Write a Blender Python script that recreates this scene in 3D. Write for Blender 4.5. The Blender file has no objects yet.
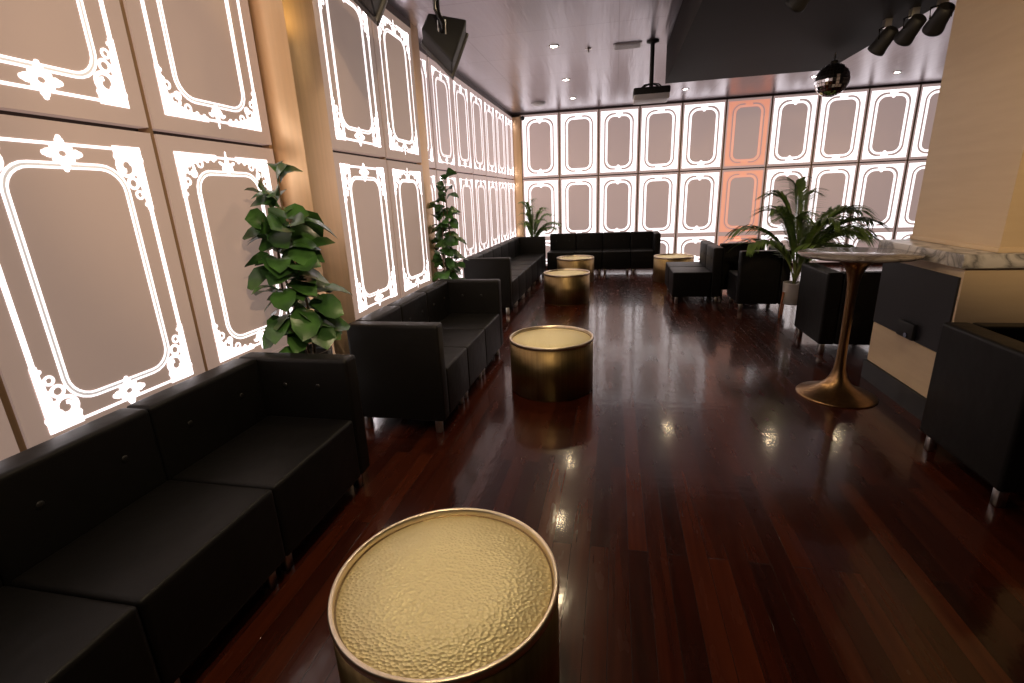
import bpy, math, random
from mathutils import Vector, Matrix
random.seed(7)
R = math.radians
sc = bpy.context.scene
col = sc.collection
PI = math.pi

# ------------------------------------------------------------------ camera
yaw, pitch, roll, fpx = -0.213789, 0.287649, -0.042005, 485.993
cy, sy, cp, sp = math.cos(yaw), math.sin(yaw), math.cos(pitch), math.sin(pitch)
fw = Vector((sy*cp, cy*cp, -sp)); rt = Vector((cy, -sy, 0)); up = rt.cross(fw)
c_, s_ = math.cos(roll), math.sin(roll)
r2 = c_*rt + s_*up; u2 = -s_*rt + c_*up
cam = bpy.data.cameras.new('camera'); camo = bpy.data.objects.new('camera', cam); col.objects.link(camo)
cam.sensor_width = 36; cam.lens = fpx/1024*36; cam.clip_start = 0.02
M = Matrix((r2, u2, -fw)).transposed().to_4x4(); M.translation = Vector((0, 0, 1.55))
camo.matrix_world = M
sc.camera = camo
# ------------------------------------------------------------------ world, exposure
w = bpy.data.worlds.new('world'); sc.world = w; w.use_nodes = True
w.node_tree.nodes['Background'].inputs[0].default_value = (0.5, 0.42, 0.4, 1)
w.node_tree.nodes['Background'].inputs[1].default_value = 0.008
sc.view_settings.view_transform = 'Standard'; sc.view_settings.look = 'None'
sc.view_settings.exposure = 0.0; sc.view_settings.gamma = 1; sc.view_settings.use_curve_mapping = False

def spot(name, loc, target, power, angle, color=(1, .8, .55), blend=.6, size=.05):
    l = bpy.data.lights.new(name, 'SPOT'); l.energy = power; l.spot_size = R(angle); l.spot_blend = blend
    l.color = color; l.shadow_soft_size = size
    o = bpy.data.objects.new(name, l); col.objects.link(o); o.location = loc
    o.rotation_euler = (Vector(target)-Vector(loc)).to_track_quat('-Z', 'Y').to_euler()
    return o
WARM = (1, .76, .47)
DOWN = [(-.73, 6.3), (-.756, 8.05), (-.778, 9.54), (1.125, 9.56), (4.3, 9.6), (3.05, 9.4), (-.6, 4.8), (-.6, 3.1), (-.55, 1.3), (-.5, -.6)]
for i, (x, y) in enumerate(DOWN):
    spot('downlight_beam', (x, y, 3.17), (x, y, 0), {8: 56, 7: 34, 6: 30}.get(i, 20), 140, WARM, 1, .05)
# warm spots out of the frame overhead; the near-wall and pilaster ones are added
spot('spot_or_fill_beam', (.48, .10, 3.13), (-1.98, 3.6, 2.0), 230, 62, (1, .74, .46), .5, .03)
spot('spot_or_fill_beam', (.9, .2, 2.72), (2.6, 3.6, 2.6), 270, 60, (1, .70, .38), .5, .05)
spot('spot_or_fill_beam', (.2, -.6, 3.15), (-2.16, 1.6, 1.9), 45, 80, (1, .80, .60), .8, .08)  # added near-camera fill on the near left wall

spot('spot_or_fill_beam', (-.6, 4.0, 3.16), (-1.92, 3.12, 2.85), 14, 24, (1, .66, .25), .6, .03)  # added to throw a yellow patch on the pilaster's front
# ------------------------------------------------------------------ materials
def mat(name, base=(.5, .5, .5), rough=.5, metal=0, emis=None, estr=0, **kw):
    m = bpy.data.materials.new(name); m.use_nodes = True
    b = m.node_tree.nodes['Principled BSDF']
    b.inputs['Base Color'].default_value = (*base, 1)
    b.inputs['Roughness'].default_value = rough; b.inputs['Metallic'].default_value = metal
    if emis: b.inputs['Emission Color'].default_value = (*emis, 1); b.inputs['Emission Strength'].default_value = estr
    for k, v in kw.items(): b.inputs[k].default_value = v
    return m
def nodes(m): return m.node_tree.nodes, m.node_tree.links, m.node_tree.nodes['Principled BSDF']
def noise_tex(m, scale, vec_scale=(1, 1, 1), detail=4, coord='Object'):
    N, L, b = nodes(m)
    tc = N.new('ShaderNodeTexCoord'); mp = N.new('ShaderNodeMapping'); mp.inputs['Scale'].default_value = vec_scale
    n = N.new('ShaderNodeTexNoise'); n.inputs['Scale'].default_value = scale; n.inputs['Detail'].default_value = detail
    L.new(tc.outputs[coord], mp.inputs[0]); L.new(mp.outputs[0], n.inputs['Vector'])
    return n
def bump(m, hsock, strength=.2, dist=.01, prev=None):
    N, L, b = nodes(m)
    bp = N.new('ShaderNodeBump'); bp.inputs['Strength'].default_value = strength; bp.inputs['Distance'].default_value = dist
    L.new(hsock, bp.inputs['Height'])
    if prev: L.new(prev.outputs[0], bp.inputs['Normal'])
    L.new(bp.outputs[0], b.inputs['Normal']); return bp
def ramp(m, sock, stops):
    N, L, b = nodes(m)
    r = N.new('ShaderNodeValToRGB'); e = r.color_ramp.elements
    while len(e) < len(stops): e.new(.5)
    for q, (p, c) in zip(e, stops): q.position = p; q.color = (*c, 1)
    L.new(sock, r.inputs[0]); return r

# leather
leather = mat('black_leather', (.0058, .0052, .0052), .46, **{'Specular IOR Level': .23})
n = noise_tex(leather, 220, detail=2); b1 = bump(leather, n.outputs[0], .12, .002)
n = noise_tex(leather, 7, detail=2); bump(leather, n.outputs[0], .25, .02, b1)
button_m = mat('button_leather', (.009, .008, .008), .45)
steel = mat('brushed_steel', (.62, .60, .58), .28, 1)
# brass
def brass(name, colr, rough, vs, strength=.25):
    m = mat(name, colr, rough, 1)
    n = noise_tex(m, 6, vs, 5); bump(m, n.outputs[0], strength, .004)
    N, L, b = nodes(m)
    r = ramp(m, n.outputs[0], [(.3, tuple(c*(.9 if 'cladding' in name else .72) for c in colr)), (.7, colr)]); L.new(r.outputs[0], b.inputs['Base Color'])
    return m
drum_side = brass('brushed_gold_side', (.36, .25, .115), .42, (9, 9, .08), .08)
drum_rim = mat('gold_rim', (.88, .75, .58), .35, 1)
gold_panel = brass('brushed_gold_cladding', (.84, .58, .34), .40, (5, 5, .1), .03); gold_panel.node_tree.nodes['Principled BSDF'].inputs['Metallic'].default_value = .78
bronze = brass('bronze_pedestal', (.42, .25, .12), .30, (6, 6, .8), .12)
hammered = mat('hammered_gold', (.93, .82, .48), .56, .55)
N, L, b = nodes(hammered)
tc = N.new('ShaderNodeTexCoord'); v = N.new('ShaderNodeTexVoronoi'); v.inputs['Scale'].default_value = 82; v.feature = 'F1'
mp = N.new('ShaderNodeMapping'); mp.inputs['Scale'].default_value = (1, 1.25, 1)
L.new(tc.outputs['Object'], mp.inputs[0]); L.new(mp.outputs[0], v.inputs['Vector'])
bump(hammered, v.outputs['Distance'], .95, .005)
# glowing panels
face_m = mat('taupe_panel_face', (.46, .355, .315), .45, emis=(.46, .330, .285), estr=.40)
face_far_m = mat('pinkish_panel_face', (.46, .355, .325), .45, emis=(.47, .345, .325), estr=.66)
glow_m = mat('white_light_line', (.9, .88, .88), .4, emis=(1, .93, .96), estr=1.7)
core_m = mat('frosted_line_core', (.75, .72, .70), .4, emis=(1, .93, .94), estr=.36)
coral_m = mat('coral_light_line', (.8, .5, .4), .4, emis=(1, .38, .25), estr=.72)
coral_d = mat('coral_light_core', (.8, .5, .4), .4, emis=(1, .40, .28), estr=.8)
trim_m = mat('brown_metal_trim', (.30, .19, .11), .42, .3)
# ceiling: brushed dark metal sheets
ceil_m = mat('ceiling_metal', (.34, .285, .30), .28, .9)
n = noise_tex(ceil_m, 3, (6, .5, 1), 4, 'Object'); bp1 = bump(ceil_m, n.outputs[0], .25, .02)
N, L, b = nodes(ceil_m)
tc = N.new('ShaderNodeTexCoord'); br = N.new('ShaderNodeTexBrick'); br.offset = 0
br.inputs['Color1'].default_value = (1, 1, 1, 1); br.inputs['Color2'].default_value = (.92, .92, .92, 1); br.inputs['Mortar'].default_value = (.7, .7, .7, 1)
br.inputs['Scale'].default_value = 1; br.inputs['Mortar Size'].default_value = .006
br.inputs['Brick Width'].default_value = 1.6; br.inputs['Row Height'].default_value = .95
L.new(tc.outputs['Object'], br.inputs['Vector'])
mx = N.new('ShaderNodeMix'); mx.data_type = 'RGBA'; mx.blend_type = 'MULTIPLY'; mx.inputs[0].default_value = 1
mx.inputs['A'].default_value = (.32, .285, .32, 1); L.new(br.outputs['Color'], mx.inputs['B']); L.new(mx.outputs['Result'], b.inputs['Base Color'])
soffit_m = mat('dark_soffit', (.013, .0085, .0078), .75, **{'Specular IOR Level': .15})
cornice_m = mat('dark_cornice', (.06, .035, .032), .4)
dark_wall = mat('dark_wall_paint', (.05, .035, .032), .7)
black_m = mat('matte_black', (.012, .012, .013), .55)
black_gloss = mat('gloss_black', (.012, .012, .013), .22)
grille_m = mat('speaker_grille', (.10, .095, .095), .42, .5)
grey_plastic = mat('grey_plastic', (.7, .67, .70), .4)
white_plastic = mat('white_plastic', (.7, .7, .72), .4)
navy_m = mat('charcoal_laminate', (.016, .016, .020), .45)
kick_m = mat('slate_kick_board', (.035, .037, .042), .5)
# tan wall paint
tan_m = mat('tan_satin_cladding', (.60, .44, .26), .50, .0)
n = noise_tex(tan_m, 2.5, (1, 1, 9), 3); N, L, b = nodes(tan_m)
r = ramp(tan_m, n.outputs[0], [(.3, (.66, .50, .33)), (.7, (.70, .54, .365))]); L.new(r.outputs[0], b.inputs['Base Color'])
# marble
def marble(name, light, vein, sc_):
    m = mat(name, light, .12 if 'table' in name else .28)
    N, L, b = nodes(m)
    n1 = noise_tex(m, sc_, (1, 1, 1), 6); n1.inputs['Distortion'].default_value = 1.6
    mt = N.new('ShaderNodeMath'); mt.operation = 'SUBTRACT'; mt.inputs[1].default_value = .5
    ab = N.new('ShaderNodeMath'); ab.operation = 'ABSOLUTE'
    L.new(n1.outputs[0], mt.inputs[0]); L.new(mt.outputs[0], ab.inputs[0])
    r = ramp(m, ab.outputs[0], [(0, vein), (.035, tuple((a+c)/2 for a, c in zip(light, vein))), (.11, light)])
    L.new(r.outputs[0], b.inputs['Base Color']); return m
marble_w = marble('white_veined_marble', (.66, .62, .60), (.20, .19, .19), 3.4)
marble_t = marble('grey_marble_table', (.42, .37, .34), (.20, .17, .15), 3.5)
# floor: dark jarrah boards along Y
floor_m = mat('jarrah_floor', (.1, .02, .01), .2, **{'Coat Weight': .52, 'Coat Roughness': .10, 'Specular IOR Level': .16})
N, L, b = nodes(floor_m)
tc = N.new('ShaderNodeTexCoord'); mp = N.new('ShaderNodeMapping'); mp.inputs['Rotation'].default_value = (0, 0, R(90))
br = N.new('ShaderNodeTexBrick'); br.offset = .37; br.inputs['Scale'].default_value = 1
br.inputs['Brick Width'].default_value = 1.9; br.inputs['Row Height'].default_value = .085
br.inputs['Mortar Size'].default_value = .0012; br.inputs['Mortar Smooth'].default_value = .2
br.inputs['Color1'].default_value = (0, 0, 0, 1); br.inputs['Color2'].default_value = (1, 1, 1, 1); br.inputs['Mortar'].default_value = (0, 0, 0, 1)
L.new(tc.outputs['Object'], mp.inputs[0]); L.new(mp.outputs[0], br.inputs['Vector'])
n = noise_tex(floor_m, 2.2, (16, .8, 1), 7)
ad = N.new('ShaderNodeMath'); ad.operation = 'MULTIPLY_ADD'; ad.inputs[1].default_value = .45
sep = N.new('ShaderNodeMath'); sep.operation = 'MULTIPLY'; sep.inputs[1].default_value = .55
L.new(n.outputs[0], sep.inputs[0]); L.new(br.outputs['Color'], ad.inputs[0]); L.new(sep.outputs[0], ad.inputs[2])
r = ramp(floor_m, ad.outputs[0], [(.12, (.008, .0020, .0013)), (.45, (.036, .0066, .003)), (.8, (.082, .017, .006))])
mm = N.new('ShaderNodeMix'); mm.data_type = 'RGBA'; mm.inputs['B'].default_value = (.006, .002, .0015, 1)
L.new(br.outputs['Fac'], mm.inputs[0]); L.new(r.outputs[0], mm.inputs['A']); L.new(mm.outputs['Result'], b.inputs['Base Color'])
n2 = noise_tex(floor_m, 5, (3, .8, 1), 3); n3 = noise_tex(floor_m, 11, (.7, 1.6, 1), 2)
bA = bump(floor_m, n2.outputs[0], .045, .02); bB = bump(floor_m, n3.outputs[0], .045, .010, bA)
bC = N.new('ShaderNodeBump'); bC.inputs['Strength'].default_value = .35; bC.inputs['Distance'].default_value = .0015; bC.invert = True
L.new(br.outputs['Fac'], bC.inputs['Height']); L.new(bB.outputs[0], bC.inputs['Normal']); L.new(bC.outputs[0], b.inputs['Normal']); L.new(bC.outputs[0], b.inputs['Coat Normal'])
rr_ = N.new('ShaderNodeMapRange'); rr_.inputs['To Min'].default_value = .16; rr_.inputs['To Max'].default_value = .34
L.new(n2.outputs[0], rr_.inputs[0]); L.new(rr_.outputs[0], b.inputs['Roughness'])
# plants
def leafm(name, c1, c2, rough=.4):
    m = mat(name, c1, rough)
    n = noise_tex(m, 9, detail=2); r = ramp(m, n.outputs[0], [(.35, c1), (.65, c2)])
    N, L, b = nodes(m); L.new(r.outputs[0], b.inputs['Base Color']); return m
fig_m = leafm('fig_leaf', (.022, .060, .016), (.055, .14, .03), .28)
palm_m = leafm('palm_leaf', (.11, .20, .05), (.22, .34, .09), .42)
bark_m = mat('plant_stem', (.14, .09, .05), .8)
palm_stem_m = mat('palm_stalk', (.16, .20, .06), .6)
pot_black = mat('black_pot', (.02, .02, .02), .35)
pot_white = mat('white_ceramic', (.62, .58, .54), .35)
soil_m = mat('potting_soil', (.03, .02, .015), .9)
copper_wood = mat('copper_wood_leg', (.38, .14, .07), .4)
lamp_on = mat('lamp_lens', (1, .9, .7), .3, emis=(1, .80, .50), estr=260)
mirror_m = mat('mirror_tile', (.85, .85, .88), .05, 1)
lens_m = mat('lens_glass', (.3, .35, .5), .08, .6)

# ------------------------------------------------------------------ mesh helpers
class MB:
    def __init__(s): s.v = []; s.f = []; s.sm = []
    def add(s, vs, fs, smooth=False):
        o = len(s.v); s.v += [tuple(v) for v in vs]; s.f += [tuple(i+o for i in f) for f in fs]; s.sm += [smooth]*len(fs)
    def box(s, x0, x1, y0, y1, z0, z1):
        s.add([(x0,y0,z0),(x1,y0,z0),(x1,y1,z0),(x0,y1,z0),(x0,y0,z1),(x1,y0,z1),(x1,y1,z1),(x0,y1,z1)],
              [(0,3,2,1),(4,5,6,7),(0,1,5,4),(1,2,6,5),(2,3,7,6),(3,0,4,7)])
    def lathe(s, prof, n=64, cx=0, cy=0, smooth=True, cap=True):
        vs = []
        for r, z in prof:
            for k in range(n):
                a = 2*PI*k/n; vs.append((cx+r*math.cos(a), cy+r*math.sin(a), z))
        fs = []
        for i in range(len(prof)-1):
            for k in range(n):
                k2 = (k+1) % n; fs.append((i*n+k, i*n+k2, (i+1)*n+k2, (i+1)*n+k))
        s.add(vs, fs, smooth)
        if cap:
            s.add(vs[:n], [tuple(range(n))[::-1]]); s.add(vs[-n:], [tuple(range(n))])
    def tube(s, pts, rad, n=8):
        pts = [Vector(p) for p in pts]; rads = rad if isinstance(rad, (list, tuple)) else [rad]*len(pts)
        vs = []
        for i, p in enumerate(pts):
            t = (pts[min(i+1, len(pts)-1)]-pts[max(i-1, 0)]).normalized()
            a = t.cross(Vector((0, 0, 1)) if abs(t.z) < .9 else Vector((1, 0, 0))).normalized(); b = t.cross(a)
            for k in range(n):
                q = 2*PI*k/n; vs.append(p+(a*math.cos(q)+b*math.sin(q))*rads[i])
        fs = [(i*n+k, i*n+(k+1) % n, (i+1)*n+(k+1) % n, (i+1)*n+k) for i in range(len(pts)-1) for k in range(n)]
        s.add(vs, fs, True); s.add(vs[:n], [tuple(range(n))[::-1]]); s.add(vs[-n:], [tuple(range(n))])
    def prism(s, poly, vec):            # 3-D polygon extruded along vec
        n = len(poly); P = [Vector(p) for p in poly]; Q = [p+Vector(vec) for p in P]
        s.add(P+Q, [tuple(range(n))[::-1], tuple(range(n, 2*n))]+[(i, (i+1) % n, n+(i+1) % n, n+i) for i in range(n)])
    def build(s, name, m, parent=None, bevel=0, seg=2, loc=None):
        me = bpy.data.meshes.new(name); me.from_pydata(s.v, [], s.f); me.materials.append(m)
        for p, q in zip(me.polygons, s.sm): p.use_smooth = q
        me.update()
        import bmesh
        bm = bmesh.new(); bm.from_mesh(me); bmesh.ops.recalc_face_normals(bm, faces=bm.faces)
        if bevel:
            bmesh.ops.bevel(bm, geom=[e for e in bm.edges], offset=bevel, segments=seg, profile=.6, affect='EDGES')
            for f in bm.faces: f.smooth = True
        bm.to_mesh(me); bm.free()
        if bevel:
            me.set_sharp_from_angle(angle=R(50)) if hasattr(me, 'set_sharp_from_angle') else None
        o = bpy.data.objects.new(name, me); col.objects.link(o)
        if parent: o.parent = parent
        if loc: o.location = loc
        return o
def tag(o, label, cat, group=None, kind=None):
    if label: o['label'] = label
    if cat: o['category'] = cat
    if group: o['group'] = group
    if kind: o['kind'] = kind
    return o
def empty(name, loc, rz, label, cat, group=None):
    o = bpy.data.objects.new(name, None); col.objects.link(o); o.location = loc; o.rotation_euler = (0, 0, rz)
    o.empty_display_size = .1
    return tag(o, label, cat, group)
def dup(root, loc, rz, label, group=None):
    r = root.copy(); col.objects.link(r); r.location = loc; r.rotation_euler = (0, 0, rz); r['label'] = label
    if group: r['group'] = group
    for ch in list(root.children):
        c = ch.copy(); col.objects.link(c); c.parent = r
        for g in list(ch.children):
            d = g.copy(); col.objects.link(d); d.parent = c
    return r
def struct(name, mb, m, bevel=0):
    o = mb.build(name, m, None, bevel); o['kind'] = 'structure'; return o
def sbox(name, m, *a, bevel=0):
    b = MB(); b.box(*a); return struct(name, b, m, bevel)

# ------------------------------------------------------------------ room shell
XL, YB, ZC, XR, YR = -2.163, 10.795, 3.2, 6.2, -3.2
XM = -1.975        # face of the middle bay of the left wall, which stands forward
sbox('floor', floor_m, XL-.3, XR+.2, YR-.2, YB+.3, -.12, 0)
sbox('ceiling', ceil_m, XL-.3, XR+.2, YR-.2, YB+.3, ZC, ZC+.1)
sbox('wall_left', dark_wall, XL-.25, XL-.035, YR-.2, YB+.2, 0, ZC)
sbox('wall_back', dark_wall, XL-.25, XR+.2, YB+.035, YB+.25, 0, ZC)
sbox('wall_right', dark_wall, XR, XR+.2, YR-.2, YB+.035, 0, ZC)
sbox('wall_rear', dark_wall, XL-.035, XR, YR-.2, YR, 0, ZC)
# the middle bay's core and its gold clad pilasters
sbox('wall_bay', dark_wall, XL-.035, XM-.035, 3.12, 5.16, 0, ZC)
sbox('trim_1', gold_panel, XL-.03, -1.92, 2.945, 3.275, 0, ZC, bevel=.004)
sbox('trim_2', gold_panel, XL-.03, XM+.012, 5.005, 5.235, 0, ZC, bevel=.004)
sbox('trim_3', gold_panel, XL, XL+.20, YB-.06, YB+.03, 0, ZC-.06, bevel=.004)
tn = 4
# cornices
for a in ((XL-.03, XL+.03, YR, 2.94, 3.135, ZC), (XM-.03, XM+.03, 3.28, 5.0, 3.135, ZC), (XL-.03, XL+.035, 5.24, YB-.06, 3.135, ZC), (XL+.2, XR, YB-.045, YB+.03, 3.172, ZC)):
    sbox('trim_%d' % tn, cornice_m, *a); tn += 1
for a in ((XL-.03, XL+.02, YR, 2.94, 0, .06), (XM-.03, XM+.02, 3.28, 5.0, 0, .06), (XL-.03, XL+.02, 5.24, YB-.06, 0, .06)):
    sbox('baseboard_left', cornice_m, *a)
sbox('baseboard_back', cornice_m, XL+.2, XR, YB-.02, YB+.03, 0, .06)

# ------------------------------------------------------------------ backlit panels
def rrect(x0, x1, z0, z1, r, n=6):
    P = []
    for cx, cz, a0 in ((x1-r, z1-r, 0), (x0+r, z1-r, 90), (x0+r, z0+r, 180), (x1-r, z0+r, 270)):
        for k in range(n+1):
            a = R(a0+90*k/n); P.append((cx+r*math.cos(a), cz+r*math.sin(a)))
    return P
Y1, Y0 = -.0345, -.028      # inlays stand 2 mm proud of the face
def ribbon(mb, pts, wd, closed=False, y=Y1):
    n = len(pts); L_, R_ = [], []
    for i, (x, z) in enumerate(pts):
        a = pts[i-1] if (i or closed) else pts[i]; b = pts[(i+1) % n] if (i < n-1 or closed) else pts[i]
        tx, tz = b[0]-a[0], b[1]-a[1]; l = math.hypot(tx, tz) or 1; nx, nz = -tz/l, tx/l
        ww = (wd[i] if isinstance(wd, (list, tuple)) else wd)/2
        L_.append((x+nx*ww, z+nz*ww)); R_.append((x-nx*ww, z-nz*ww))
    vs = [(x, y, z) for x, z in L_]+[(x, y, z) for x, z in R_]+[(x, Y0, z) for x, z in L_]+[(x, Y0, z) for x, z in R_]
    fs = []
    for i in range(n if closed else n-1):
        j = (i+1) % n
        fs += [(i, j, n+j, n+i), (2*n+i, 2*n+j, j, i), (n+i, n+j, 3*n+j, 3*n+i)]
    if not closed:
        fs += [(0, n, 3*n, 2*n), (n-1, 3*n-1, 4*n-1, 2*n-1)]
    mb.add(vs, fs)
def blob(mb, x, z, r, n=10, sx=1, sz=1, rot=0):
    P = [(x+r*(sx*math.cos(2*PI*k/n)*math.cos(rot)-sz*math.sin(2*PI*k/n)*math.sin(rot)),
          z+r*(sx*math.cos(2*PI*k/n)*math.sin(rot)+sz*math.sin(2*PI*k/n)*math.cos(rot))) for k in range(n)]
    mb.add([(a, Y1, b) for a, b in P]+[(a, Y0, b) for a, b in P], [tuple(range(n))]+[(i, (i+1) % n, n+(i+1) % n, n+i) for i in range(n)])
def corner(mb, cx, cz, sx, sz, kind, m, s=1.0):
    # scroll work filling a corner of the outline; cx, cz is the outline's outer corner, sx, sz point to the inside
    P = lambda a, b: (cx+sx*a*s, cz+sz*b*s)
    def wedge(long_, w0, swap):
        n = 12; pts = []
        for k in range(n+1):
            f = k/n; t = long_*f; ww = .026+(w0-.026)*(1-f)**1.3+.010*math.sin(k*2.4)*(1-f)
            pts.append((t, ww))
        A_ = [P(*((0, t) if not swap else (t, 0))) for t, _ in pts]; B_ = [P(*((ww, t) if not swap else (t, ww))) for t, ww in pts]
        vs = [(x, Y1, z) for x, z in A_]+[(x, Y1, z) for x, z in B_]+[(x, Y0, z) for x, z in B_]
        n1 = n+1
        mb.add(vs, [(i, i+1, n1+i+1, n1+i) for i in range(n)]+[(n1+i, n1+i+1, 2*n1+i+1, 2*n1+i) for i in range(n)])
        for k in range(1, n, 2):
            t, ww = pts[k]; x, z = P(*((ww, t) if not swap else (t, ww))); blob(mb, x, z, (.017-.008*k/n)*s, 8)
    def ring(a, b, r, wd, turns=1.0):
        pts = []
        for k in range(int(16*turns)+1):
            q = k/16*2*PI; rr = r*(1-.6*max(0, k/16-1)/(max(turns-1, .01))) if turns > 1 else r
            pts.append(P(a+rr*math.cos(q+2.2), b+rr*math.sin(q+2.2)))
        ribbon(mb, pts, wd*s)
    if kind == 'A':
        wedge(.27, .058, False); wedge(.13, .05, True)
        ring(.085, .085, .040, .016, 1.9); ring(.070, .155, .022, .012); ring(.052, .205, .016, .010)
        blob(mb, *P(.118, .045), .016*s, 8)
    else:
        wedge(.22, .062, False); wedge(.27, .060, True)
        ring(.080, .075, .026, .014, 1.5); ring(.05, .14, .016, .010); ring(.15, .05, .017, .010)
        blob(mb, *P(.10, .10), .022*s, 8)
def centre_ornament(mb, x, z, d, kind, s=1.0):
    if kind == 'A':       # open diamond of petals with a small hole
        for k in range(8):
            q = k*PI/4; rr = (.052 if k % 2 == 0 else .036)*s
            blob(mb, x+rr*1.15*math.cos(q), z+rr*math.sin(q), .021*s, 9)
        ribbon(mb, [(x+.030*s*math.cos(k*PI/8), z+.026*s*math.sin(k*PI/8)) for k in range(16)], .026*s, True)
        for sx in (-1, 1): blob(mb, x+sx*.078*s, z, .013*s, 8)
        blob(mb, x, z+.07*s, .012*s, 8); blob(mb, x, z-.07*s, .012*s, 8)
    else:                 # palmette
        blob(mb, x, z, .024*s, 10, .8, 2.2); blob(mb, x, z+d*.05*s, .014*s, 8)
        for sx in (-1, 1):
            blob(mb, x+sx*.026*s, z+d*.012*s, .020*s, 9, .8, 1.5, sx*.6); blob(mb, x+sx*.050*s, z-d*.008*s, .015*s, 9, 1.4, .7, sx*.4)
        blob(mb, x, z-d*.065*s, .011*s, 8, .6, 1.8)
def panel_proto(wd, h, kind, style, mats=None):
    """one lightbox: local x along the wall, z up, front towards -y"""
    face, glow, core = mats or (face_far_m if (style == 'far' or wd < .80) else face_m, glow_m, core_m)
    t = bpy.data.objects.new('light_panel', None); col.objects.link(t); t.empty_display_size = .1
    x0, x1 = .001, wd-.001
    b = MB(); b.box(x0, x1, -.032, .03, .002, h-.002); b.build('panel_face', face, t)
    # little screws near the corners
    g = MB(); c = MB(); i_ = MB()
    cx = wd/2; mz = .085; short = h < .9
    if style == 'near':
        mx = .09
        ribbon(g, [(mx, mz), (wd-mx, mz), (wd-mx, h-mz), (mx, h-mz)], .028 if wd > .84 else (.022 if wd > .82 else .012), True)
        for sx, X in ((1, 0), (-1, wd)):
            for sz, Z in ((1, 0), (-1, h)):
                corner(g, X+sx*(mx-.013), Z+sz*(mz-.013), sx, sz, kind, .03, .8 if short else (.62 if wd < .80 else 1.0))
        ix, iz = .185, (.165 if not short else .13)
        pr = rrect(ix, wd-ix, iz, h-iz, .10)
        prB = rrect(ix+.009, wd-ix-.009, iz+.009, h-iz-.009, .092); prC = rrect(ix-.009, wd-ix+.009, iz-.009, h-iz+.009, .108)
        lw = .008 if wd > .8 else .004; ribbon(i_, prB, lw, True); ribbon(i_, prC, lw, True); ribbon(c, pr, .011, True, Y1+.001)
        for d, Z in ((1, iz-.045), (-1, h-iz+.045)):
            centre_ornament(g, cx, Z, d, kind, .55 if short else (.85 if wd > .8 else .7))
    else:
        mx = .035
        # bloom shaped as a broad border out to the frame, filled in the corners
        n = 8; r1 = .17
        inner = rrect(.095, wd-.095, .085, h-.085, r1, n)
        ox0, ox1, oz0, oz1 = .028, wd-.028, .044, h-.044
        outer = []
        for qi, (ccx, ccz) in enumerate(((ox1, oz1), (ox0, oz1), (ox0, oz0), (ox1, oz0))):
            for k in range(n+1):
                px, pz = inner[qi*(n+1)+k]
                f = k/n
                if k == 4: o_ = (ccx, ccz)
                elif qi == 0: o_ = (ox1, pz) if f < .5 else (px, oz1)
                elif qi == 1: o_ = (px, oz1) if f < .5 else (ox0, pz)
                elif qi == 2: o_ = (ox0, pz) if f < .5 else (px, oz0)
                else: o_ = (px, oz0) if f < .5 else (ox1, pz)
                outer.append(o_)
        N_ = len(inner)
        g.add([(x, Y1, z) for x, z in inner]+[(x, Y1, z) for x, z in outer], [(i, (i+1) % N_, N_+(i+1) % N_, N_+i) for i in range(N_)])
        iz = .115
        ribbon(i_, rrect(.145, wd-.145, iz+.02, h-iz-.02, .14 if kind == 'B' else .12), .036, True)
        for d, Z in ((1, iz), (-1, h-iz)):
            blob(g, cx, Z-d*.012, .052, 12, 1.25, .75)
            if kind == 'B': blob(g, cx, Z+d*.035, .03, 10, 1.0, 1.0)
            else:
                for sx in (-1, 1): blob(g, cx+sx*.045, Z+d*.0, .02, 8)
    g.build('border_light', glow, t); i_.build('inner_light', glow if style == 'near' else (core if mats else glow), t)
    if c.v: c.build('line_core', core, t)
    return t
protos = {}
ORD = ['first', 'second', 'third', 'fourth', 'fifth', 'sixth', 'seventh', 'eighth', 'ninth', 'tenth', 'eleventh', 'twelfth', 'thirteenth', 'fourteenth']
ROWS = [('lowest', .065, .602), ('middle', .667, 1.24), ('top', 1.927, 1.205)]
def place_panel(loc, rz, wd, h, kind, style, label, group, mats=None):
    key = (round(wd, 3), round(h, 3), kind, style, bool(mats))
    if key in protos: return dup(protos[key], loc, rz, label, group)
    t = panel_proto(wd, h, kind, style, mats); protos[key] = t
    t.location = loc; t.rotation_euler = (0, 0, rz); tag(t, label, 'wall panel', group); return t
# left wall near section
def vtrim(wall, pos):
    global tn
    if wall == 'back': sbox('trim_%d' % tn, trim_m, pos-.013, pos+.013, YB-.036, YB+.03, .06, 3.172)
    else: sbox('trim_%d' % tn, trim_m, wall-.03, wall+.022, pos-.014, pos+.014, .06, 3.135)
    tn += 1
wN = .863
for k in range(-1, 3):
    y0 = 2.076-wN*2+wN*k+.0+wN
    y0 = 2.939-wN*(3-k)
    for ri, (rn, z0, h) in enumerate(ROWS):
        if k < 0 and ri == 0: continue
        where = {2: 'just before the gold pilaster', 1: 'second before the gold pilaster', 0: 'third before the gold pilaster', -1: 'at the far left edge of the view'}[k]
        place_panel((XL+.001, y0+.014, z0), PI/2, wN-.028, h, 'B' if k % 2 == 0 else 'A', 'near', 'large backlit wall panel, scroll lines, %s row, %s' % (rn, where), 'backlit panels on the near left wall')
    vtrim(XL, y0)
vtrim(XL, 2.925)
# middle bay
for k, (ya, yb_) in enumerate(((3.29, 4.165), (4.165, 4.995))):
    for ri, (rn, z0, h) in enumerate(ROWS):
        place_panel((XM+.001, ya+.014, z0), PI/2, yb_-ya-.028, h, 'A' if k == 0 else 'B', 'near', 'taupe backlit panel of the projecting left wall bay, %s row, %s column' % (rn, ('nearer', 'farther')[k]), 'backlit panels on the middle bay')
    if k: vtrim(XM, ya)
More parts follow.
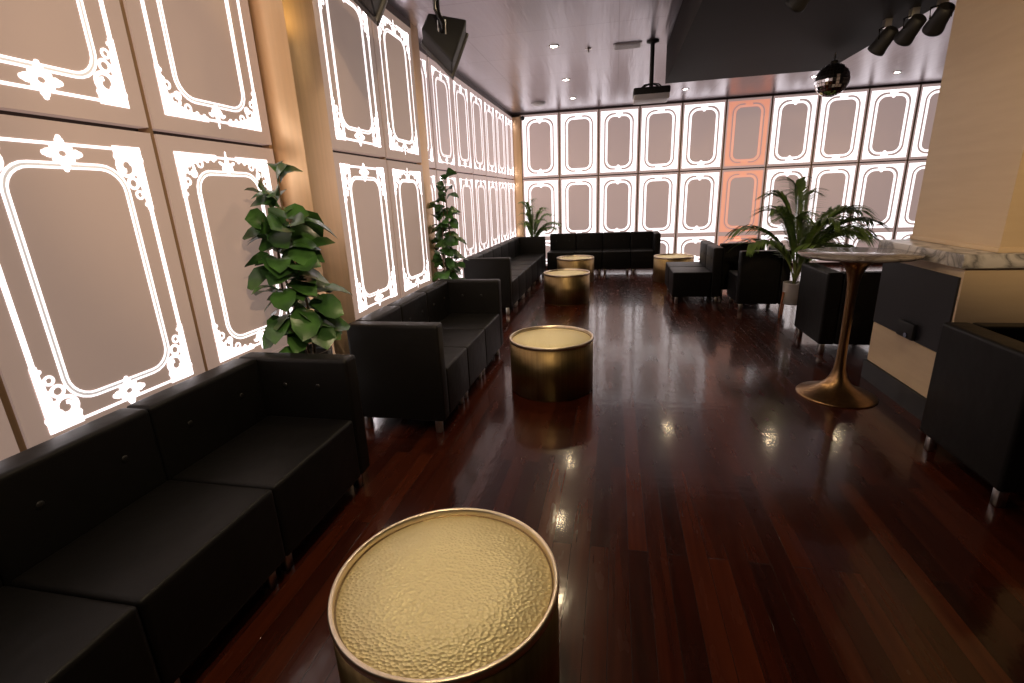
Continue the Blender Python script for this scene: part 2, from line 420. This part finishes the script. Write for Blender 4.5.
# far section of the left wall
wE = .809
for k in range(7):
    y0 = 5.928+wE*(k-1)
    for ri, (rn, z0, h) in enumerate(ROWS):
        wd_ = wE-.028
        if k == 6 : wd_ = YB-.06-(y0+.014)
        if k == 0: y0_, wd_ = 5.24, 5.928-5.24-.03
        else: y0_ = y0+.014
        place_panel((XL+.001, y0_, z0), PI/2, wd_, h, 'B' if k % 2 else 'A', 'near', 'backlit panel on the far left wall, %s row, %s after the gold strip' % (rn, ORD[k]), 'backlit panels on the far left wall')
    if k: vtrim(XL, y0)
# back wall
X0, wB = -1.963, .799
coral = (face_far_m, coral_m, coral_d)
for k in range(10):
    x = X0+wB*k
    for ri, (rn, z0, h) in enumerate(ROWS):
        cr = (k == 5 and ri > 0)
        lab = ('coral glowing panel on the back wall, %s row' % rn) if cr else 'white glowing panel on the back wall, %s row, %s column from the left corner' % (rn, ORD[k])
        place_panel((x+.014, YB-.001, z0), 0, wB-.028, h+.035 if ri == 2 else h, 'A' if k % 2 else 'B', 'far', lab, 'backlit panels on the back wall', coral if (cr or k == 5) else None)
    vtrim('back', x)

# ------------------------------------------------------------------ soffit, bar and column
sbox('ceiling_soffit', soffit_m, .56, 2.34, YR, 6.8, 2.8, ZC+.01, bevel=.004)
bar = empty('bar_counter', (2.05, 3.4, 0), 0, 'tan bar counter with charcoal end panel and slate kick board', 'bar counter')
b = MB(); b.box(.012, 2.2, 0, .9, .15, 1.035); b.build('counter_body', tan_m, bar)
b = MB(); b.box(-.012, .03, .03, .92, 0, .152); b.build('kick_board', kick_m, bar)
b = MB(); b.box(.0, .014, .02, .905, .48, .975); b.build('end_panel', navy_m, bar)
b = MB(); b.box(.004, .014, .085, .9, .157, .474); b.build('lower_panel', tan_m, bar)
# small black box lamp on the end panel
o = empty('box_light', (2.048, 3.81, .53), 0, 'small black box light on the charcoal end of the bar', 'light')
b = MB(); b.box(-.03, -.001, -.10, .10, -.045, .07); b.build('housing', black_m, o, .012)
b = MB(); b.lathe([(.0005, -.006), (.016, -.004), (.018, .004)], 16)
q = b.build('lens', lens_m, o); q.rotation_euler = (0, -PI/2, 0); q.location = (-.032, -.03, -.02)
b = MB(); b.box(2.02, 4.35, 3.365, 4.36, 1.037, 1.12)
tag(b.build('marble_slab', marble_w, None, .006), 'white marble slab with dark veins on the tan bar counter', 'countertop')
sbox('column_shaft', tan_m, 2.225, 2.95, 3.425, 4.33, 1.15, ZC)
sbox('column_base', tan_m, 2.215, 2.96, 3.415, 4.34, 1.121, 1.15, bevel=.004)

# ------------------------------------------------------------------ sofa modules
LEGH = .10
def rounded_block(x0, x1, y0, y1, z0, z1, bev=.022):
    b = MB(); b.box(x0, x1, y0, y1, z0, z1); return b
def module(wd, depth=.65, side=None, name='sofa_module', legs=True, tuft=2, sideback=False, backfull=False):
    """local: back along y=0 (front towards -y), x from 0 to wd. side: 'l' panel at x=0, 'r' panel at x=wd"""
    t = bpy.data.objects.new(name, None); col.objects.link(t); t.empty_display_size = .1
    pt = .115; bt = .135
    g = .0006
    sx0, sx1 = (pt if side == 'l' else g), (wd-pt if side == 'r' else wd-g)
    s = MB(); s.box(sx0+.001, sx1-.001, -depth, -bt, LEGH, .45); seat = s.build('seat', leather, t, .020, 3)
    s = MB(); s.box((pt if side == 'l' and not backfull else g), (wd-pt if side == 'r' and not backfull else wd-g), -bt, 0, LEGH, .78); bk = s.build('backrest', leather, t, .022, 3)
    s = MB()
    if tuft:
        xs = [sx0+(sx1-sx0)*(i+.5)/tuft for i in range(tuft)]
        for xx in xs:
            s = MB(); s.add(*ball_mesh((xx, -bt-.001, .63), .014, .35), True); s.build('tuft_button', button_m, bk)
    if side:
        xa, xb = (g, pt-.002) if side == 'l' else (wd-pt+.002, wd-g)
        s = MB(); s.box(xa, xb, -depth, -bt-.002 if backfull else 0, LEGH, .78); sd = s.build('side_panel', leather, t, .022, 3)
        if sideback:
            xi = xb+.001 if side == 'l' else xa-.001
            for yy in (-depth*.42, -depth*.72):
                s = MB(); s.add(*ball_mesh((xi, yy, .63), .014, 1, .35), True); s.build('tuft_button', button_m, sd)
    if legs:
        for lx in (.055, wd-.055):
            for ly in (-depth+.065, -.05):
                s = MB(); s.box(lx-.022, lx+.022, ly-.022, ly+.022, 0, LEGH+.004); s.build('leg', steel, t, .003, 1)
    return t
def ball_mesh(c, r, sy_=1, sx_=1, n=10, m=6):
    vs = []; fs = []
    for i in range(m+1):
        th = PI*i/m
        for k in range(n):
            a = 2*PI*k/n; vs.append((c[0]+sx_*r*math.sin(th)*math.cos(a), c[1]+sy_*r*math.sin(th)*math.sin(a), c[2]+r*math.cos(th)))
    for i in range(m):
        for k in range(n): fs.append((i*n+k, i*n+(k+1) % n, (i+1)*n+(k+1) % n, (i+1)*n+k))
    return vs, fs
mods = {}
def put_module(loc, rz, label, group, **kw):
    key = tuple(sorted(kw.items()))
    if key in mods: return dup(mods[key], loc, rz, label, group)
    t = module(**kw); mods[key] = t; t.location = loc; t.rotation_euler = (0, 0, rz); return tag(t, label, 'sofa', group)
G1 = 'sofa modules along the near left wall'
put_module((-2.0, -.3, 0), PI/2, 'black leather sofa module at the bottom left corner of the view', G1, wd=.6)
put_module((-2.0, .3, 0), PI/2, 'armless black leather sofa module second from the bottom left, cut by the frame', G1, wd=.6)
put_module((-2.0, .9, 0), PI/2, 'armless black leather sofa module beside the corner module under the scroll panels', G1, wd=.6)
put_module((-2.0, 1.5, 0), PI/2, 'black leather corner sofa module in front of the near fig plant', G1, wd=.76, side='r', sideback=True)
G2 = 'sofa modules of the middle sofa'
put_module((-1.76, 2.855, 0), PI/2, 'black leather sofa module with near side panel beside the second drum table', G2, wd=.605, side='l')
put_module((-1.76, 3.46, 0), PI/2, 'armless centre module of the middle black leather sofa', G2, wd=.55)
put_module((-1.76, 4.01, 0), PI/2, 'black leather sofa module with far side panel, end of the middle sofa', G2, wd=.70, side='r', sideback=True)
G3 = 'sofa modules of the long sofa by the far left wall'
for k in range(6):
    lab = {0: 'nearest module of the long far left sofa, with side panel', 5: 'farthest module of the long black sofa, with side panel before the corner palm'}.get(k, 'armless module of the long far left sofa, %s from its near end' % ORD[k])
    kw = dict(wd=.59)
    if k == 0: kw['side'] = 'l'
    if k == 5: kw['side'] = 'r'
    put_module((-2.02, 6.365+.5905*k, 0), PI/2, lab, G3, **kw)
G4 = 'sofa modules against the back wall'
for k in range(4):
    lab = {0: 'leftmost module of the black sofa against the back wall', 3: 'rightmost module of the back wall sofa, with side panel'}.get(k, 'armless module of the back wall sofa, %s from the left' % ORD[k])
    kw = dict(wd=.553)
    if k == 3: kw['side'] = 'r'
    put_module((-1.35+.5535*k, 10.56, 0), 0, lab, G4, **kw)
G5 = 'black lounge chairs right of the dance floor'
put_module((1.46, 7.68, 0), -PI/2, 'armless black leather lounge module nearest, of the pair facing left beside the far drum table', G5, wd=.56)
put_module((1.46, 8.26, 0), -PI/2, 'armless black leather lounge module, farther of the pair facing left', G5, wd=.56)
put_module((2.12, 7.66, 0), PI, 'black leather lounge module turned away behind the left facing pair', G5, wd=.6)
G5b = 'black lounge chairs right of the dance floor'
put_module((2.17, 6.66, 0), PI, 'black leather chair turned away, in front of the white potted palm', G5b, wd=.60, side='l')
put_module((1.90, 4.88, 0), PI/2, 'black leather armchair directly behind the marble topped pedestal table', G5b, wd=.68, side='l', backfull=True)
put_module((1.82, 2.44, 0), PI/2, 'black leather armchair in front of the bar, cut by the right edge', G5b, wd=.66, side='r', backfull=True)

# ------------------------------------------------------------------ drum tables
def drum():
    t = empty('drum_table', (0, 0, 0), 0, '', 'table')
    Rr, H = .344, .446
    b = MB(); b.lathe([(Rr-.012, .0), (Rr-.012, .012), (Rr-.002, .014), (Rr-.002, H-.022), (Rr-.020, H-.022), (Rr-.020, .016)], 96, cap=False); b.build('drum_side', drum_side, t)
    b = MB(); b.lathe([(Rr-.016, H-.030), (Rr, H-.026), (Rr+.002, H-.014), (Rr, H-.002), (Rr-.003, H), (Rr-.010, H), (Rr-.013, H-.003), (Rr-.015, H-.03)], 96, cap=False); b.build('rim', drum_rim, t)
    b = MB(); b.lathe([(.0005, H-.024), (.15, H-.024), (Rr-.016, H-.024), (Rr-.016, H-.034), (.0005, H-.034)], 96, cap=False); b.build('hammered_top', hammered, t)
    return t
DR = [(-.488, 1.152, 'brass drum table with hammered top, largest, in the foreground'), (-.5, 3.831, 'brass drum table beside the middle black sofa'),
      (-.703, 7.315, 'brass drum table beside the long sofa, nearer of the two far left ones'), (-.712, 9.127, 'brass drum table just in front of the back wall sofa'),
      (1.03, 9.126, 'brass drum table behind the left facing lounge modules')]
d0 = drum()
for i, (x, y, lab) in enumerate(DR):
    o = d0 if i == 0 else dup(d0, (x, y, 0), 0, lab)
    o.location = (x, y, 0); o['label'] = lab; o['group'] = 'hammered brass drum tables'; o.rotation_euler = (0, 0, i*.7)

# ------------------------------------------------------------------ high pedestal table
t = empty('pedestal_table', (1.68, 3.88, 0), 0, 'tall round marble topped table on a bronze trumpet base', 'table')
prof = [(.0005, .0), (.265, 0), (.268, .006), (.262, .012), (.235, .022), (.18, .042), (.125, .070), (.085, .105), (.058, .15), (.041, .21), (.033, .30), (.030, .42), (.030, .60), (.032, .75), (.037, .86), (.048, .93), (.072, .985), (.115, 1.025), (.17, 1.045), (.20, 1.052), (.0005, 1.052)]
b = MB(); b.lathe(prof, 64, cap=False); b.build('pedestal', bronze, t)
b = MB(); b.lathe([(.0005, 1.053), (.345, 1.053), (.366, 1.064), (.372, 1.074), (.368, 1.08), (.0005, 1.08)], 96, cap=False); b.build('tabletop', marble_t, t)

# ------------------------------------------------------------------ plants
def leaf_poly(mb, base, d, nrm, ln, wd, droop=.25, n=5, shape='fig'):
    d = Vector(d).normalized(); nrm = Vector(nrm); side = d.cross(nrm).normalized(); up_ = side.cross(d).normalized()
    prof = {'fig': [(0, .10), (.18, .42), (.42, .74), (.68, 1.0), (.88, .78), (1, .05)], 'palm': [(0, .35), (.25, 1), (.55, .9), (.8, .55), (1, .02)]}[shape]
    vs, fs = [], []
    for i, (tt, ww) in enumerate(prof):
        c = Vector(base)+d*ln*tt+up_*(ln*.10*math.sin(tt*PI))-Vector((0, 0, 1))*droop*ln*tt*tt
        e = .12*wd*ww
        vs += [c-side*wd*ww/2+up_*e, c-up_*e*.2, c+side*wd*ww/2+up_*e]
    for i in range(len(prof)-1):
        a = i*3; fs += [(a, a+1, a+4, a+3), (a+1, a+2, a+5, a+4)]
    mb.add(vs, fs, True)
def fig_plant(loc, height, spread, nleaf, seed, label, pot_r, pot_h, lean=(0, 0), stage=0):
    rnd = random.Random(seed)
    t = empty('fiddle_leaf_fig', loc, 0, label, 'potted plant')
    b = MB(); b.lathe([(pot_r*.78, 0), (pot_r*.8, .01), (pot_r, pot_h), (pot_r-.015, pot_h), (pot_r-.02, pot_h-.03)], 40, cap=False); b.lathe([(.0005, .002), (pot_r*.78, .002)], 40, cap=False)
    b.build('pot', pot_black, t)
    b = MB(); b.lathe([(.0005, pot_h-.03), (pot_r-.012, pot_h-.03)], 32, cap=False); b.build('soil', soil_m, t)
    b = MB(); stems = []
    for q in range(3):
        a0 = q*2.1+.4; pts = []
        for i in range(9):
            f = i/8
            pts.append((lean[0]*f+.03*math.cos(a0)*(1+f)+.02*math.sin(5*f+q), lean[1]*f+.03*math.sin(a0)*(1+f)+.02*math.cos(4*f+q), pot_h-.04+(height-pot_h-.06)*f*(1, .88, .72)[q]))
        stems.append(pts); b.tube(pts, [.010-.006*i/8 for i in range(9)], 7)
    b.build('stem', bark_m, t)
    b = MB()
    for k in range(nleaf):
        pts = stems[k % 3]; f = .06+.94*((k+.5)/nleaf)**.9; j = min(int(f*8), 7); g = f*8-j
        p = Vector(pts[j]).lerp(Vector(pts[j+1]), g)
        a = k*2.4+rnd.uniform(-.4, .4); up_t = rnd.uniform(-.2, .8)+(.9 if f > .9 else 0)
        d = Vector((math.cos(a), math.sin(a), up_t))
        ln = spread*rnd.uniform(.75, 1.1)*(1 if f < .85 else .85)
        if d.x < -.2: ln *= .72
        leaf_poly(b, p+d.normalized()*.02, d, (rnd.uniform(-.8, .8), rnd.uniform(-1.1, .3), .8), ln, ln*rnd.uniform(.60, .78), rnd.uniform(.15, .6))
    b.build('foliage', fig_m, t)
    return t
fig_plant((-1.85, 2.54, 0), 1.84, .25, 92, 3, 'tall fiddle leaf fig in black pot between the near sofa and the gold pilaster', .15, .70, (-.03, -.02))
fig_plant((-1.83, 5.17, 0), 1.90, .185, 105, 5, 'narrow fiddle leaf fig beside the far end of the middle sofa', .13, .55, (.02, .0))
def palm(loc, stalks, seed, label, pot, base_z, name='potted_palm', leaflets=22, ll=.26, fixed=None):
    rnd = random.Random(seed)
    t = empty(name, loc, 0, label, 'potted plant')
    pot(t)
    specs = fixed or [(rnd.uniform(0, 2*PI), rnd.uniform(.55, 1.05), rnd.uniform(.25, .6)) for _ in range(stalks)]
    for a, hgt, reach in specs:
        b = MB(); pts = []
        for i in range(11):
            f = i/10
            pts.append(Vector((math.cos(a)*reach*f**1.5, math.sin(a)*reach*f**1.5, base_z+hgt*(1-(1-f)**1.6)-.20*reach*f**3)))
        st = MB(); st.tube(pts, [.009-.0065*i/10 for i in range(11)], 6); so = st.build('frond_stalk', palm_stem_m, t)
        for k in range(leaflets):
            f = .28+.72*k/(leaflets-1); j = min(int(f*10), 9); p = pts[j].lerp(pts[j+1], f*10-j)
            tg = (pts[min(j+1, 10)]-pts[j]).normalized()
            sd = tg.cross(Vector((0, 0, 1)));
            sd = sd.normalized() if sd.length > .05 else Vector((-math.sin(a), math.cos(a), 0))
            L_ = ll*(.55+.6*math.sin(min(1, (f-.2)/.8)*PI*.85))*rnd.uniform(.9, 1.1)
            for sg in (-1, 1):
                d = sd*sg*.8+tg*.75+Vector((0, 0, .12))
                leaf_poly(b, p, d, (0, 0, 1), L_, .023, .40, shape='palm')
        b.build('leaflets', palm_m, so)
    return t
def tub(r, h, m):
    def f(t):
        b = MB(); b.lathe([(.0005, .002), (r*.8, 0), (r, h), (r-.015, h), (r-.02, h-.03)], 40, cap=False); b.build('pot', m, t)
        b = MB(); b.lathe([(.0005, h-.03), (r-.012, h-.03)], 32, cap=False); b.build('soil', soil_m, t)
    return f
palm((-1.70, 10.36, 0), 0, 11, 'small palm in the far left corner between the two sofas', tub(.14, .5, pot_black), .46, ll=.20,
     fixed=[(2.8, .98, .14), (1.8, 1.02, .08), (4.2, .80, .24), (.1, .62, .50), (.5, .78, .36), (5.3, .70, .42), (4.0, .62, .22), (4.5, .92, .22), (5.9, .56, .55), (-.1, .88, .22), (2.2, .7, .08), (5.9, .5, .3), (5.6, .85, .3), (3.4, 1.0, .2), (-.3, .66, .55), (4.2, .6, .3)])
def stand_pot(t):
    b = MB(); b.lathe([(.0005, .165), (.095, .165), (.105, .17), (.115, .42), (.118, .43), (.103, .43), (.100, .40)], 48, cap=False); b.build('pot', pot_white, t)
    b = MB(); b.lathe([(.0005, .40), (.102, .40)], 32, cap=False); b.build('soil', soil_m, t)
    for a in (200, 290, 20, 110):
        b = MB(); c, s = math.cos(R(a)), math.sin(R(a)); b.tube([(c*.145, s*.145, 0), (c*.123, s*.123, .32)], [.010, .013], 8); b.build('leg', copper_wood, t)
palm((2.13, 6.42-.02, 0), 0, 21, 'large palm in a white pot with copper brown legs behind the marble topped table', stand_pot, .38, ll=.34, leaflets=40,
     fixed=[(3.0, .80, .62), (2.7, 1.12, .30), (1.9, 1.22, .18), (.3, 1.0, .62), (0, .88, .68), (-.5, .78, .55), (3.5, .66, .62), (4.2, .9, .35), (5.3, .86, .42), (2.2, .95, .4), (.9, .8, .6), (-.2, .55, .5), (4.9, .6, .5), (.1, .72, .66), (.5, .66, .5), (5.8, .72, .55), (-.1, .96, .5), (1.3, 1.1, .25), (3.3, .95, .3)])

# ------------------------------------------------------------------ ceiling equipment
o0 = None
for i, (x, y) in enumerate(DOWN):
    if i == 0:
        o0 = empty('downlight', (x, y, ZC), 0, '', 'ceiling light')
        b = MB(); b.lathe([(.058, 0), (.060, -.006), (.040, -.008), (.038, -.001)], 32, cap=False); b.build('ring', white_plastic, o0)
        b = MB(); b.lathe([(.0005, -.004), (.039, -.003), (.039, -.001)], 24, cap=False); b.build('lens', lamp_on, o0); o = o0
    else: o = dup(o0, (x, y, ZC), 0, '')
    o['group'] = 'recessed downlights'
    o['label'] = ['lit recessed downlight nearest of the row over the drum tables', 'second lit recessed downlight of the left row', 'lit recessed downlight closest to the back wall, left row', 'lit recessed downlight between projector and coral panel', 'lit recessed downlight near the tan column'][i] if i < 5 else 'lit recessed ceiling downlight outside the photo or hidden by the soffit'

def speaker(poly, nvec, depth, label, pole_top):
    P = [Vector(p) for p in poly]; c = sum(P, Vector())/4; base = Vector((pole_top[0], pole_top[1], ZC))
    t = empty('ceiling_speaker', base, 0, label, 'speaker', 'black speakers hung over the left sofas')
    nv = Vector(nvec).normalized()
    b = MB(); b.prism([p-base for p in P], nv*depth); b.build('cabinet', black_m, t, .022, 3)
    # grille on the far side and along the two lower flanks
    b = MB(); cc = c-base; b.prism([cc+(p-base-cc)*1.12+nv*(depth-.01) for p in P], nv*.05); b.build('grille', grille_m, t, .018, 3)
    b = MB(); m = c-base
    b.tube([(m.x, m.y-.10, 0), (m.x, m.y-.10, m.z+.12), m-nv*.06+Vector((0, 0, .02)), m+nv*.01], .026, 10)
    b.build('bracket', black_gloss, t)
    b = MB()
    for dx in (-.03, .03): b.tube([m-nv*.006+Vector((dx, 0, .07)), m-nv*.006+Vector((dx, 0, -.03))], .007, 8)
    b.build('bolt', steel, t)
    b = MB(); b.box(m.x-.06, m.x+.06, m.y-.16, m.y-.04, -.012, 0); b.build('mount_plate', black_m, t)
    return t

SPK = [(-1.486, 4.226, 2.987), (-1.194, 4.314, 2.935), (-1.301, 4.18, 2.607), (-1.536, 4.171, 2.858)]
sp = speaker(SPK, (-.32, .91, -.27), .20, 'black wedge speaker hung before the far left panels, wholly in view', (-1.37, 4.2))
dup(sp, (-1.36, 2.80, ZC), 0, 'black speaker above the middle bay, cut by the top edge')
# projector
t = empty('projector', (.38, 6.5, ZC), 0, 'dark ceiling projector hung on a black pole before the back wall', 'projector')
b = MB(); b.tube([(0, 0, -.01), (0, 0, -.48)], .024, 12); b.build('pole', black_m, t)
b = MB(); b.lathe([(.07, 0), (.07, -.015), (.025, -.03)], 24); b.build('mount_plate', black_m, t)
b = MB()
for sx in (-1, 1):
    for sy_ in (-1, 1): b.tube([(0, 0, -.44), (sx*.08, sy_*.05, -.46), (sx*.12, sy_*.09, -.505)], .008, 6)
b.build('bracket', black_m, t)
b = MB(); b.box(-.205, .205, -.17, .17, -.575, -.50); b.build('body', black_m, t, .02, 3)
b = MB(); b.box(-.198, .198, -.165, .165, -.632, -.57); b.build('lower_cover', grey_plastic, t, .015, 2)
b = MB(); b.lathe([(.0005, .03), (.05, .03), (.055, 0), (.055, -.03)], 24); q = b.build('lens', lens_m, t); q.rotation_euler = (-PI/2, 0, 0); q.location = (-.11, .17, -.54)

# mirror ball
t = empty('mirror_ball', (2.115, 6.0, 2.555), 0, 'small mirror ball hung under the corner of the dark soffit', 'mirror ball')
b = MB(); n_, m_ = 30, 16; rad = .155
for i in range(m_):
    t0, t1 = PI*i/m_+.012, PI*(i+1)/m_-.012
    for k in range(n_):
        a0, a1 = 2*PI*k/n_+.012, 2*PI*(k+1)/n_-.012
        tm, am = (t0+t1)/2, (a0+a1)/2
        jt, ja = random.uniform(-.02, .02), random.uniform(-.02, .02)
        vs = []
        for th, a in ((t0, a0), (t1, a0), (t1, a1), (t0, a1)):
            rr2 = rad*(1+jt*(th-tm)*3+ja*(a-am)*3)
            vs.append((rr2*math.sin(th)*math.cos(a), rr2*math.sin(th)*math.sin(a), rr2*math.cos(th)))
        b.add(vs, [(0, 1, 2, 3)])
b.build('mirror_tiles', mirror_m, t)
b = MB(); b.add(*ball_mesh((0, 0, 0), rad-.006, 1, 1, 32, 18), True); b.build('core', black_m, t)
b = MB(); b.lathe([(.03, rad-.01), (.03, rad+.02), (.006, rad+.02), (.006, .245)], 16); b.build('hanger', steel, t)

# par cans on the soffit
def par_can(loc, target, label):
    z = 2.8
    t = empty('stage_light', (loc[0], loc[1], z), 0, label, 'stage light', 'black stage lights under the soffit edge')
    c = Vector((0, 0, loc[2]-z)); d = (Vector(target)-Vector(loc)).normalized()
    b = MB(); b.lathe([(.038, -.09), (.052, -.08), (.056, -.015), (.060, .04), (.068, .08), (.068, .095), (.062, .095), (.059, .05)], 28, cap=False); b.lathe([(.0005, -.092), (.038, -.09)], 28, cap=False)
    q = b.build('housing', black_m, t); q.location = c; q.rotation_euler = d.to_track_quat('Z', 'Y').to_euler()
    b = MB(); b.lathe([(.0005, .055), (.060, .053)], 24, cap=False); e = b.build('lens', lens_m, q)
    side = d.cross(Vector((0, 0, 1))).normalized()
    b = MB(); b.tube([c+side*.064, c+side*.07+Vector((0, 0, .07)), Vector((0, 0, -.045)), c-side*.07+Vector((0, 0, .07)), c-side*.064], .007, 6); b.build('yoke', black_gloss, t)
    b = MB(); b.box(-.025, .025, -.025, .025, -.06, 0); b.build('clamp', steel, t)
    return t
par_can((2.11, 5.0, 2.655), (1.0, 7, .2), 'black stage light under the soffit edge, farthest left of the cluster')
par_can((2.19, 4.78, 2.665), (1.6, 7.4, .5), 'black stage light under the soffit, middle of the cluster')
par_can((2.27, 4.58, 2.67), (2.4, 7.6, .5), 'black stage light under the soffit, nearest the tan column')
par_can((1.12, 3.78, 2.70), (0, 6, 1), 'black stage light at the top edge above the dance floor')

# small ceiling fittings
t = empty('ceiling_vent', (.10, 6.57, ZC), 0, 'small metal air vent in the ceiling left of the projector', 'vent')
b = MB(); b.box(-.16, .16, -.10, .10, -.012, 0); b.build('frame', grey_plastic, t)
b = MB()
for k in range(5): b.box(-.14, .14, -.085+.038*k, -.07+.038*k, -.022, -.010)
b.build('slat', white_plastic, t)
t = empty('smoke_detector', (-1.43, 9.74, ZC), 0, 'pale round smoke detector on the ceiling near the far left corner', 'smoke detector')
b = MB(); b.lathe([(.13, 0), (.13, -.02), (.09, -.045), (.0005, -.05)], 32, cap=False); b.build('housing', white_plastic, t)
t = empty('security_camera', (XL+.26, YB-.10, 3.10), 0, 'tiny black security camera in the far left ceiling corner', 'camera')
b = MB(); b.add(*ball_mesh((0, 0, 0), .045), True); b.build('dome', black_m, t)
b = MB(); b.box(-.03, .03, 0, .07, -.02, .03); b.build('mount', black_m, t)
t = empty('sprinkler', (-.35, 6.55, ZC), 0, 'small ceiling sprinkler between the left downlights and the vent', 'sprinkler')
b = MB(); b.lathe([(.04, 0), (.04, -.006), (.012, -.008), (.010, -.035), (.022, -.037), (.0005, -.04)], 20, cap=False); b.build('head', steel, t)
